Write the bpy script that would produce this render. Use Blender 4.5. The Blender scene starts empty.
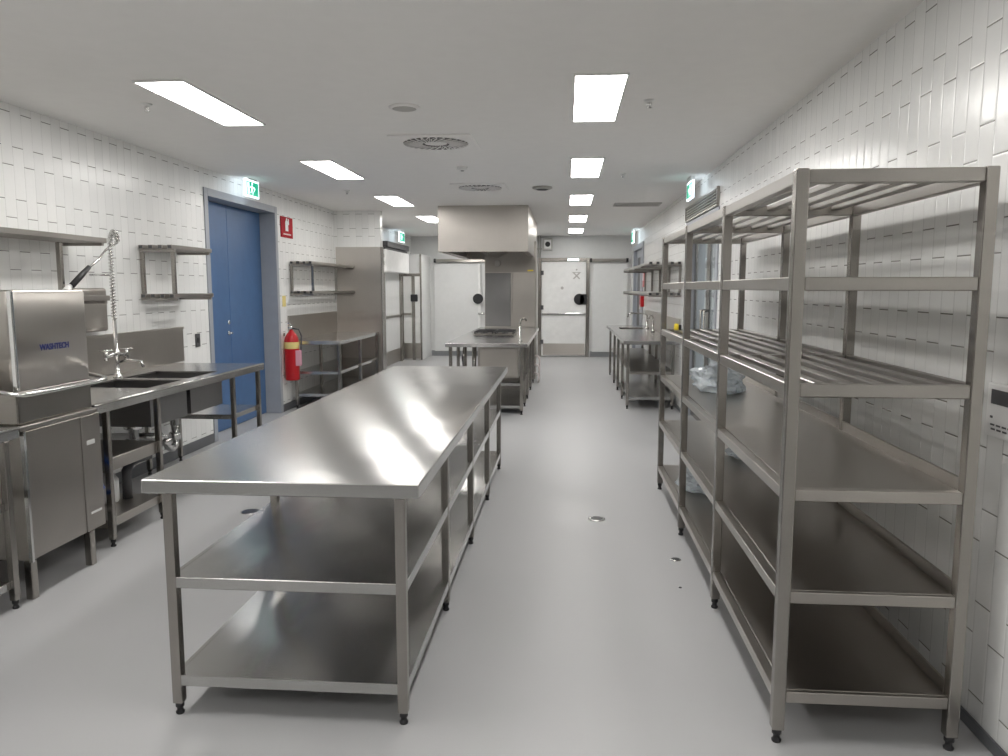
import bpy, bmesh, math, random
from mathutils import Vector, Matrix
random.seed(7)
S = bpy.context.scene
COL = S.collection
R = math.radians

# ---------------------------------------------------------------- camera
cam_d = bpy.data.cameras.new('camera')
cam = bpy.data.objects.new('camera', cam_d)
COL.objects.link(cam)
cam.location = (0, 0, 1.6)
cam.rotation_euler = (R(90 - 6.736), 0, R(4.657))
cam_d.sensor_width = 36.0
cam_d.lens = 762.0 * 36.0 / 1008.0
cam_d.clip_start = 0.05
S.camera = cam

# ---------------------------------------------------------------- world, exposure
W = bpy.data.worlds.new('world')
S.world = W
W.use_nodes = True
W.node_tree.nodes['Background'].inputs[0].default_value = (0.85, 0.9, 1, 1)
W.node_tree.nodes['Background'].inputs[1].default_value = 0.25
S.view_settings.view_transform = 'Standard'
S.view_settings.look = 'None'
S.view_settings.gamma = 1
S.view_settings.use_curve_mapping = False
S.view_settings.exposure = 0.20
LAMP = 22.0          # strength of the ceiling panels' diffusers
S.cycles.max_bounces = 10
S.cycles.diffuse_bounces = 6
S.cycles.glossy_bounces = 5
S.cycles.use_denoising = True
S.cycles.sample_clamp_indirect = 6.0
S.cycles.caustics_reflective = True
S.cycles.blur_glossy = 0.5


# ---------------------------------------------------------------- materials
class NT:
    def __init__(self, name):
        self.m = bpy.data.materials.new(name)
        self.m.use_nodes = True
        self.t = self.m.node_tree
        self.b = self.t.nodes['Principled BSDF']

    def n(self, typ, **k):
        nd = self.t.nodes.new(typ)
        for a, v in k.items():
            setattr(nd, a, v)
        return nd

    def l(self, a, b):
        self.t.links.new(a, b)

    def math(self, op, a, b=None, c=None):
        nd = self.n('ShaderNodeMath', operation=op)
        for i, v in enumerate((a, b, c)):
            if v is None:
                continue
            if isinstance(v, (int, float)):
                nd.inputs[i].default_value = v
            else:
                self.l(v, nd.inputs[i])
        return nd.outputs[0]

    def noise(self, vec, scale, detail=2.0, rough=0.5):
        nd = self.n('ShaderNodeTexNoise')
        nd.inputs['Scale'].default_value = scale
        nd.inputs['Detail'].default_value = detail
        nd.inputs['Roughness'].default_value = rough
        if vec is not None:
            self.l(vec, nd.inputs['Vector'])
        return nd.outputs['Fac']

    def mapping(self, vec, scale):
        nd = self.n('ShaderNodeMapping')
        nd.inputs['Scale'].default_value = scale
        self.l(vec, nd.inputs['Vector'])
        return nd.outputs[0]

    def ramp(self, fac, stops):
        nd = self.n('ShaderNodeValToRGB')
        e = nd.color_ramp.elements
        for i, (p, c) in enumerate(stops):
            if i > 1:
                e.new(p)
            e[i].position = p
            e[i].color = (*c, 1) if len(c) == 3 else c
        self.l(fac, nd.inputs[0])
        return nd.outputs[0]

    def bump(self, h, strength, dist, prev=None):
        nd = self.n('ShaderNodeBump')
        nd.inputs['Strength'].default_value = strength
        nd.inputs['Distance'].default_value = dist
        self.l(h, nd.inputs['Height'])
        if prev is not None:
            self.l(prev, nd.inputs['Normal'])
        return nd.outputs[0]


def simple(name, col, rough=0.5, metal=0.0, spec=0.5, emit=0.0, ecol=None, var=0.04):
    k = NT(name)
    tc = k.n('ShaderNodeTexCoord').outputs['Object']
    f = k.noise(tc, 9.0, 3)
    lo = tuple(c * (1 - var) for c in col)
    hi = tuple(min(1, c * (1 + var)) for c in col)
    k.l(k.ramp(f, [(0.3, lo), (0.7, hi)]), k.b.inputs['Base Color'])
    k.b.inputs['Roughness'].default_value = rough
    k.b.inputs['Metallic'].default_value = metal
    k.b.inputs['Specular IOR Level'].default_value = spec
    if emit:
        k.b.inputs['Emission Color'].default_value = (*(ecol or col), 1)
        k.b.inputs['Emission Strength'].default_value = emit
    return k.m


def steel(name, brush, rough=0.27, col=(0.43, 0.405, 0.375), aniso=0.75, wave=0.35, wscale=1.3, wdist=0.02):
    """brushed stainless steel, grain running along world direction `brush`"""
    k = NT(name)
    geo = k.n('ShaderNodeNewGeometry')
    tc = k.n('ShaderNodeTexCoord').outputs['Object']
    cr = k.n('ShaderNodeVectorMath', operation='CROSS_PRODUCT')
    k.l(geo.outputs['Normal'], cr.inputs[0])
    cr.inputs[1].default_value = brush
    ad = k.n('ShaderNodeVectorMath', operation='ADD')
    k.l(cr.outputs[0], ad.inputs[0])
    ad.inputs[1].default_value = (0.011, 0.017, 0.013)
    nm = k.n('ShaderNodeVectorMath', operation='NORMALIZE')
    k.l(ad.outputs[0], nm.inputs[0])
    k.l(nm.outputs[0], k.b.inputs['Tangent'])
    # fine grain lines
    gs = tuple(2.0 if abs(b) > 0.5 else 170.0 for b in brush)
    grain = k.noise(k.mapping(tc, gs), 1.0, 2, 0.6)
    smear = k.noise(tc, 3.1, 4, 0.6)
    mix = k.math('ADD', k.math('MULTIPLY', grain, 0.3), k.math('MULTIPLY', smear, 0.7))
    lo = tuple(c * 0.95 for c in col)
    hi = tuple(min(1, c * 1.04) for c in col)
    k.l(k.ramp(mix, [(0.3, lo), (0.7, hi)]), k.b.inputs['Base Color'])
    mr = k.n('ShaderNodeMapRange')
    mr.inputs[1].default_value = 0.3
    mr.inputs[2].default_value = 0.7
    mr.inputs[3].default_value = rough * 0.93
    mr.inputs[4].default_value = rough * 1.08
    k.l(mix, mr.inputs[0])
    k.l(mr.outputs[0], k.b.inputs['Roughness'])
    k.b.inputs['Metallic'].default_value = 1.0
    k.b.inputs['Anisotropic'].default_value = aniso
    w = k.noise(tc, wscale, 1.5, 0.4)
    k.l(k.bump(w, wave, wdist), k.b.inputs['Normal'])
    return k.m


def tile_mat(name, inner):
    """white vertical tiles 100 x 342 mm, every second column shifted by a third"""
    k = NT(name)
    tc = k.n('ShaderNodeTexCoord').outputs['Object']
    sp = k.n('ShaderNodeSeparateXYZ')
    k.l(tc, sp.inputs[0])
    x, y, z = sp.outputs
    u = k.math('ADD', y, 40.0 - 0.085) if inner == 'y' else k.math('ADD', x, 40.0)
    cu = k.math('DIVIDE', u, 0.1)
    colid = k.math('FLOOR', cu)
    fu = k.math('FRACT', cu)
    odd = k.math('MODULO', colid, 2.0)
    zz = k.math('ADD', k.math('ADD', z, 3.42 - 2.525 + 0.342), k.math('MULTIPLY', odd, 0.12))
    cz = k.math('DIVIDE', zz, 0.342)
    rowid = k.math('FLOOR', cz)
    fz = k.math('FRACT', cz)
    du = k.math('MULTIPLY', k.math('MINIMUM', fu, k.math('SUBTRACT', 1.0, fu)), 0.1)
    dz = k.math('MULTIPLY', k.math('MINIMUM', fz, k.math('SUBTRACT', 1.0, fz)), 0.342)
    # horizontal ends are the visible dark dashes, vertical joints are finer and uneven
    n1 = k.noise(tc, 2.3, 2)
    wv = k.math('MULTIPLY', k.math('SUBTRACT', n1, 0.28), 0.0035)
    jz = k.math('LESS_THAN', dz, 0.0026)
    ju = k.math('LESS_THAN', du, wv)
    j = k.math('MAXIMUM', k.math('MULTIPLY', jz, 0.9), k.math('MULTIPLY', ju, 0.40))
    cmb = k.n('ShaderNodeCombineXYZ')
    k.l(colid, cmb.inputs[0])
    k.l(rowid, cmb.inputs[1])
    wn = k.n('ShaderNodeTexWhiteNoise', noise_dimensions='2D')
    k.l(cmb.outputs[0], wn.inputs['Vector'])
    tcol = k.ramp(wn.outputs['Value'], [(0.0, (0.80, 0.805, 0.795)), (1.0, (0.85, 0.852, 0.84))])
    mx = k.n('ShaderNodeMix', data_type='RGBA')
    k.l(j, mx.inputs['Factor'])
    k.l(tcol, mx.inputs['A'])
    mx.inputs['B'].default_value = (0.16, 0.155, 0.14, 1)
    k.l(mx.outputs['Result'], k.b.inputs['Base Color'])
    edge = k.math('MINIMUM', du, dz)
    h = k.n('ShaderNodeMapRange')
    h.interpolation_type = 'SMOOTHSTEP'
    h.inputs[1].default_value = 0.0
    h.inputs[2].default_value = 0.009
    k.l(edge, h.inputs[0])
    b1 = k.bump(h.outputs[0], 0.3, 0.003)
    wob = k.noise(tc, 7.0, 2)
    k.l(k.bump(wob, 0.25, 0.01, b1), k.b.inputs['Normal'])
    k.b.inputs['Roughness'].default_value = 0.24
    return k.m


def floor_mat():
    k = NT('grey_sheet_vinyl')
    tc = k.n('ShaderNodeTexCoord').outputs['Object']
    f = k.noise(tc, 260.0, 2)
    g = k.noise(tc, 0.8, 4)
    m = k.math('ADD', k.math('MULTIPLY', f, 0.35), k.math('MULTIPLY', g, 0.65))
    k.l(k.ramp(m, [(0.3, (0.37, 0.372, 0.378)), (0.7, (0.42, 0.422, 0.428))]), k.b.inputs['Base Color'])
    rr = k.ramp(g, [(0.3, (0.36,) * 3), (0.7, (0.48,) * 3)])
    k.l(rr, k.b.inputs['Roughness'])
    k.l(k.bump(k.noise(tc, 380.0, 2), 0.12, 0.002), k.b.inputs['Normal'])
    return k.m


def glass_mat(name, col, rough=0.05, alpha_t=0.85):
    k = NT(name)
    tc = k.n('ShaderNodeTexCoord').outputs['Object']
    f = k.noise(tc, 4.0, 2)
    k.l(k.ramp(f, [(0.3, tuple(c * 0.97 for c in col)), (0.7, col)]), k.b.inputs['Base Color'])
    k.b.inputs['Transmission Weight'].default_value = alpha_t
    k.b.inputs['Roughness'].default_value = rough
    k.b.inputs['IOR'].default_value = 1.3
    return k.m


M = {}
M['sY'] = steel('brushed_steel_lengthwise', (0, 1, 0), rough=0.30, aniso=0.6, wave=0.25, wscale=2.2, wdist=0.012, col=(0.37, 0.35, 0.325))
M['sTop'] = steel('brushed_steel_bench_top', (0, 1, 0), rough=0.19, aniso=1.0, wave=0.30, wscale=3.0, wdist=0.006,
                  col=(0.50, 0.495, 0.485))
M['sX'] = steel('brushed_steel_crosswise', (1, 0, 0), rough=0.32, aniso=0.7)
M['sZ'] = steel('brushed_steel_upright', (0, 0, 1), rough=0.24, aniso=0.6, wave=0.3, col=(0.36, 0.34, 0.315))
M['sPanel'] = steel('brushed_steel_sheet', (0, 0, 1), rough=0.33, col=(0.52, 0.49, 0.455), aniso=0.6, wave=0.5, wscale=1.1, wdist=0.03)
M['sDark'] = steel('dull_steel_shelf', (0, 1, 0), rough=0.30, col=(0.42, 0.395, 0.365), aniso=0.55, wave=0.4, wscale=2.0, wdist=0.012)
M['chrome'] = simple('chrome', (0.75, 0.75, 0.74), 0.12, 1.0)
M['black'] = simple('black_plastic', (0.018, 0.018, 0.02), 0.4)
M['dark'] = simple('dark_grey_plastic', (0.07, 0.07, 0.075), 0.45)
M['white'] = simple('white_enamel', (0.80, 0.80, 0.79), 0.35)
M['whiteP'] = simple('white_insulated_panel', (0.70, 0.705, 0.70), 0.38, var=0.02)
M['greyW'] = simple('unseen_wall_grey', (0.30, 0.30, 0.295), 0.6)
M['ceil'] = simple('ceiling_paint', (0.86, 0.85, 0.835), 0.75, var=0.01)
M['tileY'] = tile_mat('white_wall_tiles', 'y')
M['tileX'] = tile_mat('white_wall_tiles_end', 'x')
M['floor'] = floor_mat()
M['cove'] = simple('dark_grey_coved_skirting', (0.115, 0.12, 0.13), 0.4)
M['coveL'] = simple('mid_grey_coved_skirting', (0.30, 0.31, 0.32), 0.4)
M['blue'] = simple('blue_door_paint', (0.06, 0.135, 0.285), 0.42, var=0.05)
M['frame'] = simple('grey_door_frame_paint', (0.33, 0.35, 0.385), 0.4, var=0.03)
M['red'] = simple('red_enamel', (0.50, 0.008, 0.014), 0.3)
M['redS'] = simple('red_sign_vinyl', (0.42, 0.006, 0.016), 0.6, spec=0.2)
M['sGrey'] = steel('grey_panel_and_shaded_bowl_steel', (0, 0, 1), rough=0.4, col=(0.27, 0.265, 0.265), aniso=0.4)  # darker grey of the column's left panel; on sink bowls it paints shade
M['yellow'] = simple('yellow_plastic', (0.80, 0.62, 0.05), 0.4)
M['cream'] = simple('pale_yellow_label', (0.80, 0.66, 0.25), 0.5)
M['pinkw'] = simple('pale_pink_plastic', (0.74, 0.68, 0.67), 0.4)
M['pink'] = simple('pink_tag', (0.65, 0.33, 0.40), 0.5)
M['green'] = simple('exit_sign_green', (0.0, 0.36, 0.20), 0.4, emit=0.7, ecol=(0.0, 0.42, 0.24))
M['signw'] = simple('exit_sign_white', (0.85, 0.9, 0.9), 0.4, emit=1.6, ecol=(0.8, 0.92, 1.0))
M['lamp'] = simple('panel_light_diffuser', (0.9, 0.9, 0.9), 0.5, emit=LAMP, ecol=(1.0, 0.975, 0.94))
M['grille'] = simple('grey_grille', (0.45, 0.44, 0.42), 0.5)
M['navy'] = simple('navy_ink', (0.02, 0.03, 0.16), 0.5)
M['bluep'] = simple('blue_hose_plastic', (0.03, 0.12, 0.5), 0.35)
M['glass'] = glass_mat('door_glass', (0.75, 0.83, 0.86), 0.05, 0.7)
M['bag'] = glass_mat('clear_crumpled_plastic', (0.88, 0.95, 1.0), 0.22, 0.6)


# ---------------------------------------------------------------- geometry helpers
class MB:
    """collects solids (world coordinates) that become ONE mesh object"""
    def __init__(self):
        self.bm = bmesh.new()

    def box(self, x0, x1, y0, y1, z0, z1, rot=None, piv=None):
        vs = []
        for x in (min(x0, x1), max(x0, x1)):
            for y in (min(y0, y1), max(y0, y1)):
                for z in (min(z0, z1), max(z0, z1)):
                    v = Vector((x, y, z))
                    if rot is not None:
                        v = rot @ (v - piv) + piv
                    vs.append(self.bm.verts.new(v))
        for f in ((0, 1, 3, 2), (4, 6, 7, 5), (0, 4, 5, 1), (2, 3, 7, 6), (0, 2, 6, 4), (1, 5, 7, 3)):
            self.bm.faces.new([vs[i] for i in f])
        return self

    def ring_solid(self, rings, cap=True, smooth=True):
        """rings: list of lists of Vectors with equal counts, skinned in order"""
        rs = [[self.bm.verts.new(v) for v in r] for r in rings]
        n = len(rs[0])
        for a, b in zip(rs[:-1], rs[1:]):
            for i in range(n):
                f = self.bm.faces.new((a[i], a[(i + 1) % n], b[(i + 1) % n], b[i]))
                f.smooth = smooth
        if cap:
            self.bm.faces.new(list(reversed(rs[0])))
            self.bm.faces.new(rs[-1])
        return self

    def tube(self, pts, r, n=10, cap=True):
        pts = [Vector(p) for p in pts]
        rings = []
        up = None
        for i, p in enumerate(pts):
            if i == 0:
                d = pts[1] - p
            elif i == len(pts) - 1:
                d = p - pts[-2]
            else:
                d = (pts[i + 1] - p).normalized() + (p - pts[i - 1]).normalized()
            d.normalize()
            if up is None:
                up = Vector((0, 0, 1)) if abs(d.z) < 0.9 else Vector((1, 0, 0))
            a = d.cross(up)
            if a.length < 1e-4:
                a = d.cross(Vector((0.3, 1, 0.2)))
            a.normalize()
            b = a.cross(d).normalized()
            up = b
            rr = r[i] if isinstance(r, (list, tuple)) else r
            rings.append([p + (a * math.cos(2 * math.pi * k / n) + b * math.sin(2 * math.pi * k / n)) * rr for k in range(n)])
        return self.ring_solid(rings, cap)

    def lathe(self, c, prof, axis='z', n=24):
        """prof: list of (radius, height) from c along axis"""
        c = Vector(c)
        A = {'z': (Vector((1, 0, 0)), Vector((0, 1, 0)), Vector((0, 0, 1))),
             'x': (Vector((0, 1, 0)), Vector((0, 0, 1)), Vector((1, 0, 0))),
             'y': (Vector((0, 0, 1)), Vector((1, 0, 0)), Vector((0, 1, 0)))}[axis]
        rings = [[c + A[2] * h + (A[0] * math.cos(2 * math.pi * k / n) + A[1] * math.sin(2 * math.pi * k / n)) * max(r, 1e-4)
                  for k in range(n)] for r, h in prof]
        return self.ring_solid(rings)

    def prism(self, pts, vec):
        """polygon (Vectors) extruded along vec"""
        a = [self.bm.verts.new(Vector(p)) for p in pts]
        b = [self.bm.verts.new(Vector(p) + Vector(vec)) for p in pts]
        n = len(a)
        self.bm.faces.new(list(reversed(a)))
        self.bm.faces.new(b)
        for i in range(n):
            self.bm.faces.new((a[i], a[(i + 1) % n], b[(i + 1) % n], b[i]))
        return self

    def build(self, name, mat, parent=None, bevel=0.0, seg=1, off=None):
        bmesh.ops.recalc_face_normals(self.bm, faces=self.bm.faces)
        if off is None:
            off = Vector((0, 0, 0))
            p = parent
            while p is not None:
                off += p.location
                p = p.parent
        if off.length > 0:
            bmesh.ops.translate(self.bm, verts=self.bm.verts, vec=-off)
        me = bpy.data.meshes.new(name)
        self.bm.to_mesh(me)
        self.bm.free()
        me.materials.append(mat)
        o = bpy.data.objects.new(name, me)
        COL.objects.link(o)
        if parent is not None:
            o.parent = parent
        if bevel:
            md = o.modifiers.new('bevel', 'BEVEL')
            md.width = bevel
            md.segments = seg
            md.limit_method = 'ANGLE'
            md.angle_limit = R(50)
        return o


def thing(name, label, cat, loc, group=None):
    o = bpy.data.objects.new(name, None)
    COL.objects.link(o)
    o.location = loc
    o.empty_display_size = 0.1
    o['label'] = label
    o['category'] = cat
    if group:
        o['group'] = group
    return o


def tag(o, label, cat, group=None):
    o['label'] = label
    o['category'] = cat
    if group:
        o['group'] = group
    return o


def struct(o):
    o['kind'] = 'structure'
    return o


def text(body, name, size, loc, rot, mat, parent, ext=0.0006, bold=0.0):
    c = bpy.data.curves.new(name, 'FONT')
    c.body = body
    c.size = size
    c.extrude = ext
    c.offset = bold
    c.align_x = 'CENTER'
    c.align_y = 'CENTER'
    c.materials.append(mat)
    o = bpy.data.objects.new(name, c)
    COL.objects.link(o)
    o.rotation_euler = rot
    dg = bpy.context.evaluated_depsgraph_get()
    me = bpy.data.meshes.new_from_object(o.evaluated_get(dg))
    bpy.data.objects.remove(o)
    o = bpy.data.objects.new(name, me)
    COL.objects.link(o)
    o.rotation_euler = rot
    o.location = Vector(loc) - parent.location
    o.parent = parent
    return o


def make_leg(root, x, y, top, s=0.038, mat=None, foot=0.045, footmat=None, footr=0.016):
    """square tube leg with an adjustable foot; mesh origin world, returns the leg"""
    h = s / 2
    lg = MB().box(x - h, x + h, y - h, y + h, foot, top).build('leg', mat or M['sZ'], root, 0.004, 2)
    MB().lathe((x, y, 0), [(footr * 0.95, 0), (footr * 1.05, 0.008), (footr * 0.7, 0.014), (footr * 0.7, foot * 0.6), (footr * 1.0, foot * 0.62), (footr * 1.0, foot + 0.002)], n=12) \
        .build('foot', footmat or M['black'], lg)
    return lg


# ================================================================ SETTING
XL, XR, ZC = -3.65, 1.49, 2.80
YB, YF = 17.9, -2.2

struct(MB().box(-5.2, 2.6, YF - 0.2, YB + 0.2, -0.12, 0).build('floor', M['floor']))
struct(MB().box(XL - 0.2, XR + 0.2, YF - 0.2, YB + 0.2, ZC, ZC + 0.12).build('ceiling', M['ceil']))
# left wall with the opening of the blue door
D1a, D1b, D1z = 7.60, 9.45, 2.56
struct(MB().box(XL - 0.26, XL, YF - 0.2, D1a, 0, ZC).box(XL - 0.26, XL, D1b, YB + 0.2, 0, ZC)
       .box(XL - 0.26, XL, D1a, D1b, D1z, ZC).build('wall_left', M['tileY']))
# right wall with the glazed door and the far door
G0, G1, GZ = 7.80, 9.75, 2.36
H0, H1, HZ = 15.2, 17.2, 2.45
struct(MB().box(XR, XR + 0.18, YF - 0.2, G0, 0, ZC).box(XR, XR + 0.18, G1, H0, 0, ZC).box(XR, XR + 0.18, H1, YB + 0.2, 0, ZC)
       .box(XR, XR + 0.18, G0, G1, GZ, ZC).box(XR, XR + 0.18, H0, H1, HZ, ZC).build('wall_right', M['tileY']))
struct(MB().box(XL - 0.18, XR + 0.18, YB, YB + 0.15, 0, ZC).build('wall_back', M['whiteP']))
struct(MB().box(XL - 0.18, XR + 0.18, YF - 0.15, YF, 0, ZC).build('wall_front', M['greyW']))  # unseen wall behind the viewer, its grey chosen to darken reflections in the steel
# cladded partition stub across the far end of the left bench
PY, PX = 11.90, -2.91
struct(MB().box(XL, PX, PY, PY + 0.14, 0, ZC).build('wall_partition', M['tileX']))
# corridor behind the glazed door, seen through it
struct(MB().box(2.55, 2.65, 6.8, 10.8, 0, ZC).build('wall_corridor', M['whiteP']))
struct(MB().box(XR + 0.2, 2.65, 6.8, 10.8, ZC, ZC + 0.1).build('ceiling_corridor', M['ceil']))
# skirtings
def cove(name, pts, mat, h=0.10):
    mb = MB()
    for (x0, x1, y0, y1) in pts:
        mb.box(x0, x1, y0, y1, 0.0, h)
    return struct(mb.build(name, mat, None, 0.006, 2))
cove('baseboard_left', [(XL, XL + 0.012, YF, D1a - 0.06), (XL, XL + 0.012, D1b + 0.06, PY)], M['cove'])
cove('baseboard_right', [(XR - 0.012, XR, YF, G0 - 0.06), (XR - 0.012, XR, G1 + 0.06, H0 - 0.06)], M['cove'], 0.05)
cove('baseboard_back', [(-3.18, -1.42, YB - 0.012, YB), (0.56, XR, YB - 0.012, YB)], M['coveL'], 0.13)

# ---- blue double door
fr = MB()
fr.box(XL - 0.25, XL + 0.012, D1a - 0.05, D1a + 0.03, 0, D1z + 0.05)
fr.box(XL - 0.25, XL + 0.012, D1b - 0.03, D1b + 0.05, 0, D1z + 0.05)
fr.box(XL - 0.25, XL + 0.012, D1a + 0.03, D1b - 0.03, D1z - 0.03, D1z + 0.05)
d1 = struct(fr.build('door_1', M['frame'], None, 0.003, 1))
ym = 8.47
for a, b in ((D1a + 0.034, ym - 0.003), (ym + 0.003, D1b - 0.034)):
    MB().box(XL - 0.225, XL - 0.185, a, b, 0.008, D1z - 0.034).build('door_leaf', M['blue'], d1, 0.003, 1)
hb = MB().lathe((XL - 0.185, ym - 0.06, 1.09), [(0.026, 0), (0.026, 0.008), (0.01, 0.01), (0.01, 0.05)], 'x', 16)
hb.tube([(XL - 0.14, ym - 0.06, 1.09), (XL - 0.136, ym - 0.10, 1.09), (XL - 0.138, ym - 0.18, 1.088)], 0.009, 8)
hb.lathe((XL - 0.185, ym - 0.06, 1.21), [(0.022, 0), (0.022, 0.012), (0.012, 0.014)], 'x', 16)
hb.build('door_handle', M['chrome'], d1)

# ---- glazed double door on the right wall with its louvred header
fr = MB()
fr.box(XR - 0.012, XR + 0.16, G0 - 0.06, G0 + 0.04, 0, GZ + 0.04)
fr.box(XR - 0.012, XR + 0.16, G1 - 0.04, G1 + 0.06, 0, GZ + 0.04)
fr.box(XR - 0.012, XR + 0.16, G0 + 0.04, G1 - 0.04, GZ - 0.04, GZ + 0.04)
d2 = struct(fr.build('door_2', M['frame'], None, 0.003, 1))
gm = (G0 + G1) / 2
for a, b, hy in ((G0 + 0.045, gm - 0.004, gm - 0.11), (gm + 0.004, G1 - 0.045, gm + 0.11)):
    q = MB()
    x0, x1 = XR + 0.09, XR + 0.13
    q.box(x0, x1, a, a + 0.09, 0.01, GZ - 0.045).box(x0, x1, b - 0.09, b, 0.01, GZ - 0.045)
    q.box(x0, x1, a + 0.09, b - 0.09, 0.01, 0.25).box(x0, x1, a + 0.09, b - 0.09, GZ - 0.16, GZ - 0.045)
    q.box(x0, x1, a + 0.09, b - 0.09, 0.98, 1.08)
    lf = q.build('door_leaf', M['sZ'], d2, 0.002, 1)
    MB().box(XR + 0.105, XR + 0.113, a + 0.088, b - 0.088, 0.248, 0.982).box(XR + 0.105, XR + 0.113, a + 0.088, b - 0.088, 1.078, GZ - 0.158).build('pane', M['glass'], lf)
    MB().tube([(XR + 0.09, hy, 0.85), (XR + 0.04, hy, 0.86), (XR + 0.04, hy, 1.34), (XR + 0.09, hy, 1.35)], 0.013, 8).build('pull_handle', M['sZ'], lf)
hd = thing('louvred_vent', 'long grey louvred grille above the glazed door, behind the tall rack', 'vent', (XR, gm, GZ))
q = MB()
a, b, z0, z1 = G0 - 0.02, G1 + 0.05, GZ + 0.045, GZ + 0.235
q.box(XR - 0.03, XR, a, b, z0, z0 + 0.02).box(XR - 0.03, XR, a, b, z1 - 0.02, z1).box(XR - 0.03, XR, a, a + 0.02, z0 + 0.02, z1 - 0.02).box(XR - 0.03, XR, b - 0.02, b, z0 + 0.02, z1 - 0.02)
q.build('frame', M['sY'], hd)
q = MB()
for i in range(5):
    zz = z0 + 0.035 + i * 0.03
    q.box(XR - 0.024, XR - 0.004, a + 0.02, b - 0.02, zz, zz + 0.012)
q.build('slats', M['grille'], hd)
MB().box(XR - 0.003, XR, a + 0.02, b - 0.02, z0 + 0.02, z1 - 0.02).build('backing', M['dark'], hd)

# ---- far door on the right wall
fr = MB()
fr.box(XR - 0.02, XR + 0.16, H0 - 0.06, H0 + 0.06, 0, HZ + 0.05)
fr.box(XR - 0.02, XR + 0.16, H1 - 0.06, H1 + 0.06, 0, HZ + 0.05)
fr.box(XR - 0.02, XR + 0.16, H0 + 0.06, H1 - 0.06, HZ - 0.05, HZ + 0.05)
d3 = struct(fr.build('door_3', M['frame'], None, 0.003, 1))
hm = (H0 + H1) / 2
for a, b in ((H0 + 0.065, hm - 0.004), (hm + 0.004, H1 - 0.065)):
    q = MB()
    x0, x1 = XR + 0.05, XR + 0.09
    q.box(x0, x1, a, a + 0.12, 0.01, HZ - 0.055).box(x0, x1, b - 0.12, b, 0.01, HZ - 0.055)
    q.box(x0, x1, a + 0.12, b - 0.12, 0.01, 0.4).box(x0, x1, a + 0.12, b - 0.12, HZ - 0.2, HZ - 0.055)
    lf = q.build('door_leaf', M['frame'], d3, 0.002, 1)
    MB().box(XR + 0.065, XR + 0.073, a + 0.118, b - 0.118, 0.398, HZ - 0.198).build('pane', M['dark'], lf)

# ---- frame of the far left door, under its exit sign
fr = MB()
L0, L1, LZ = 14.9, 16.55, 2.30
for y in (L0, L1 - 0.08):
    fr.box(XL + 0.001, XL + 0.07, y, y + 0.08, 0, LZ)
fr.box(XL + 0.001, XL + 0.035, L0 + 0.08, L1 - 0.08, LZ - 0.08, LZ)
d4 = struct(fr.build('door_4', M['sZ'], None, 0.003, 1))
MB().box(XL + 0.001, XL + 0.02, L0 + 0.082, L1 - 0.082, 0.30, LZ - 0.082).build('door_leaf', M['whiteP'], d4)
MB().box(XL + 0.001, XL + 0.024, L0 + 0.082, L1 - 0.082, 0.02, 0.298).build('kick_plate', M['sX'], d4)
MB().box(XL + 0.02, XL + 0.04, L0 + 0.082, L1 - 0.082, 0.98, 1.03).build('bumper_rail', M['sY'], d4)
MB().box(XL + 0.002, -3.43, 14.6, 16.6, 2.39, 2.50).build('header', M['dark'], d4, 0.004)

# ================================================================ CEILING LIGHTS
def panel_light(x, y, label):
    t = thing('panel_light', label, 'light', (x, y, ZC), 'recessed ceiling light panels')
    w, l = 0.145, 0.595
    q = MB()
    q.box(x - w - 0.012, x - w, y - l - 0.012, y + l + 0.012, ZC - 0.012, ZC - 0.0005)
    q.box(x + w, x + w + 0.012, y - l - 0.012, y + l + 0.012, ZC - 0.012, ZC - 0.0005)
    q.box(x - w, x + w, y - l - 0.012, y - l, ZC - 0.012, ZC - 0.0005)
    q.box(x - w, x + w, y + l, y + l + 0.012, ZC - 0.012, ZC - 0.0005)
    q.build('frame', M['white'], t)
    MB().box(x - w, x + w, y - l, y + l, ZC - 0.008, ZC - 0.001).build('diffuser', M['lamp'], t)
    return t
ordn = ['nearest', 'second nearest', 'middle', 'second farthest', 'farthest']
for i in range(-2, 5):
    y = 5.09 + 2.8 * i
    if i < 0:
        for x, s in ((0.185, 'right'), (-2.385, 'left')):
            panel_light(x, y, 'white ceiling light panel of the %s row, %s' % (s, 'directly above the viewer' if i == -1 else 'behind the viewer'))
        continue
    panel_light(0.185, y, '%s glowing ceiling panel of the right-hand row over the aisle' % ordn[i])
    panel_light(-2.375, y - 0.07, '%s glowing ceiling panel of the left-hand row by the sink side' % ordn[i])

# ================================================================ LONG ISLAND BENCH
TZ = 0.91
isl = thing('prep_bench', 'long stainless steel island bench with two undershelves in the middle of the floor', 'bench', (-1.02, 4.65, 0))
x0, x1, y0, y1 = -1.535, -0.512, 2.585, 6.68
# top: sheet with turned-down rim
MB().box(x0, x1, y0, y1, TZ - 0.052, TZ).build('bench_top', M['sTop'], isl, 0.006, 3)
lx = (-1.445, -0.585)
ly = [2.615 + i * 1.0 for i in range(5)]
for x in lx:
    for y in ly:
        make_leg(isl, x, y, TZ - 0.052, 0.038)
for zt in (0.540, 0.158):
    q = MB()
    q.box(lx[0] - 0.005, lx[1] + 0.005, ly[0] - 0.005, ly[-1] + 0.005, zt - 0.006, zt)
    for xx in (lx[0] - 0.017, lx[1] - 0.003):
        q.box(xx, xx + 0.02, ly[0], ly[-1], zt - 0.042, zt + 0.0005)
    for yy in (ly[0] - 0.017, ly[-1] - 0.003):
        q.box(lx[0], lx[1], yy, yy + 0.02, zt - 0.042, zt + 0.0005)
    q.build('undershelf', M['sTop'], isl, 0.002, 1)

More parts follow.
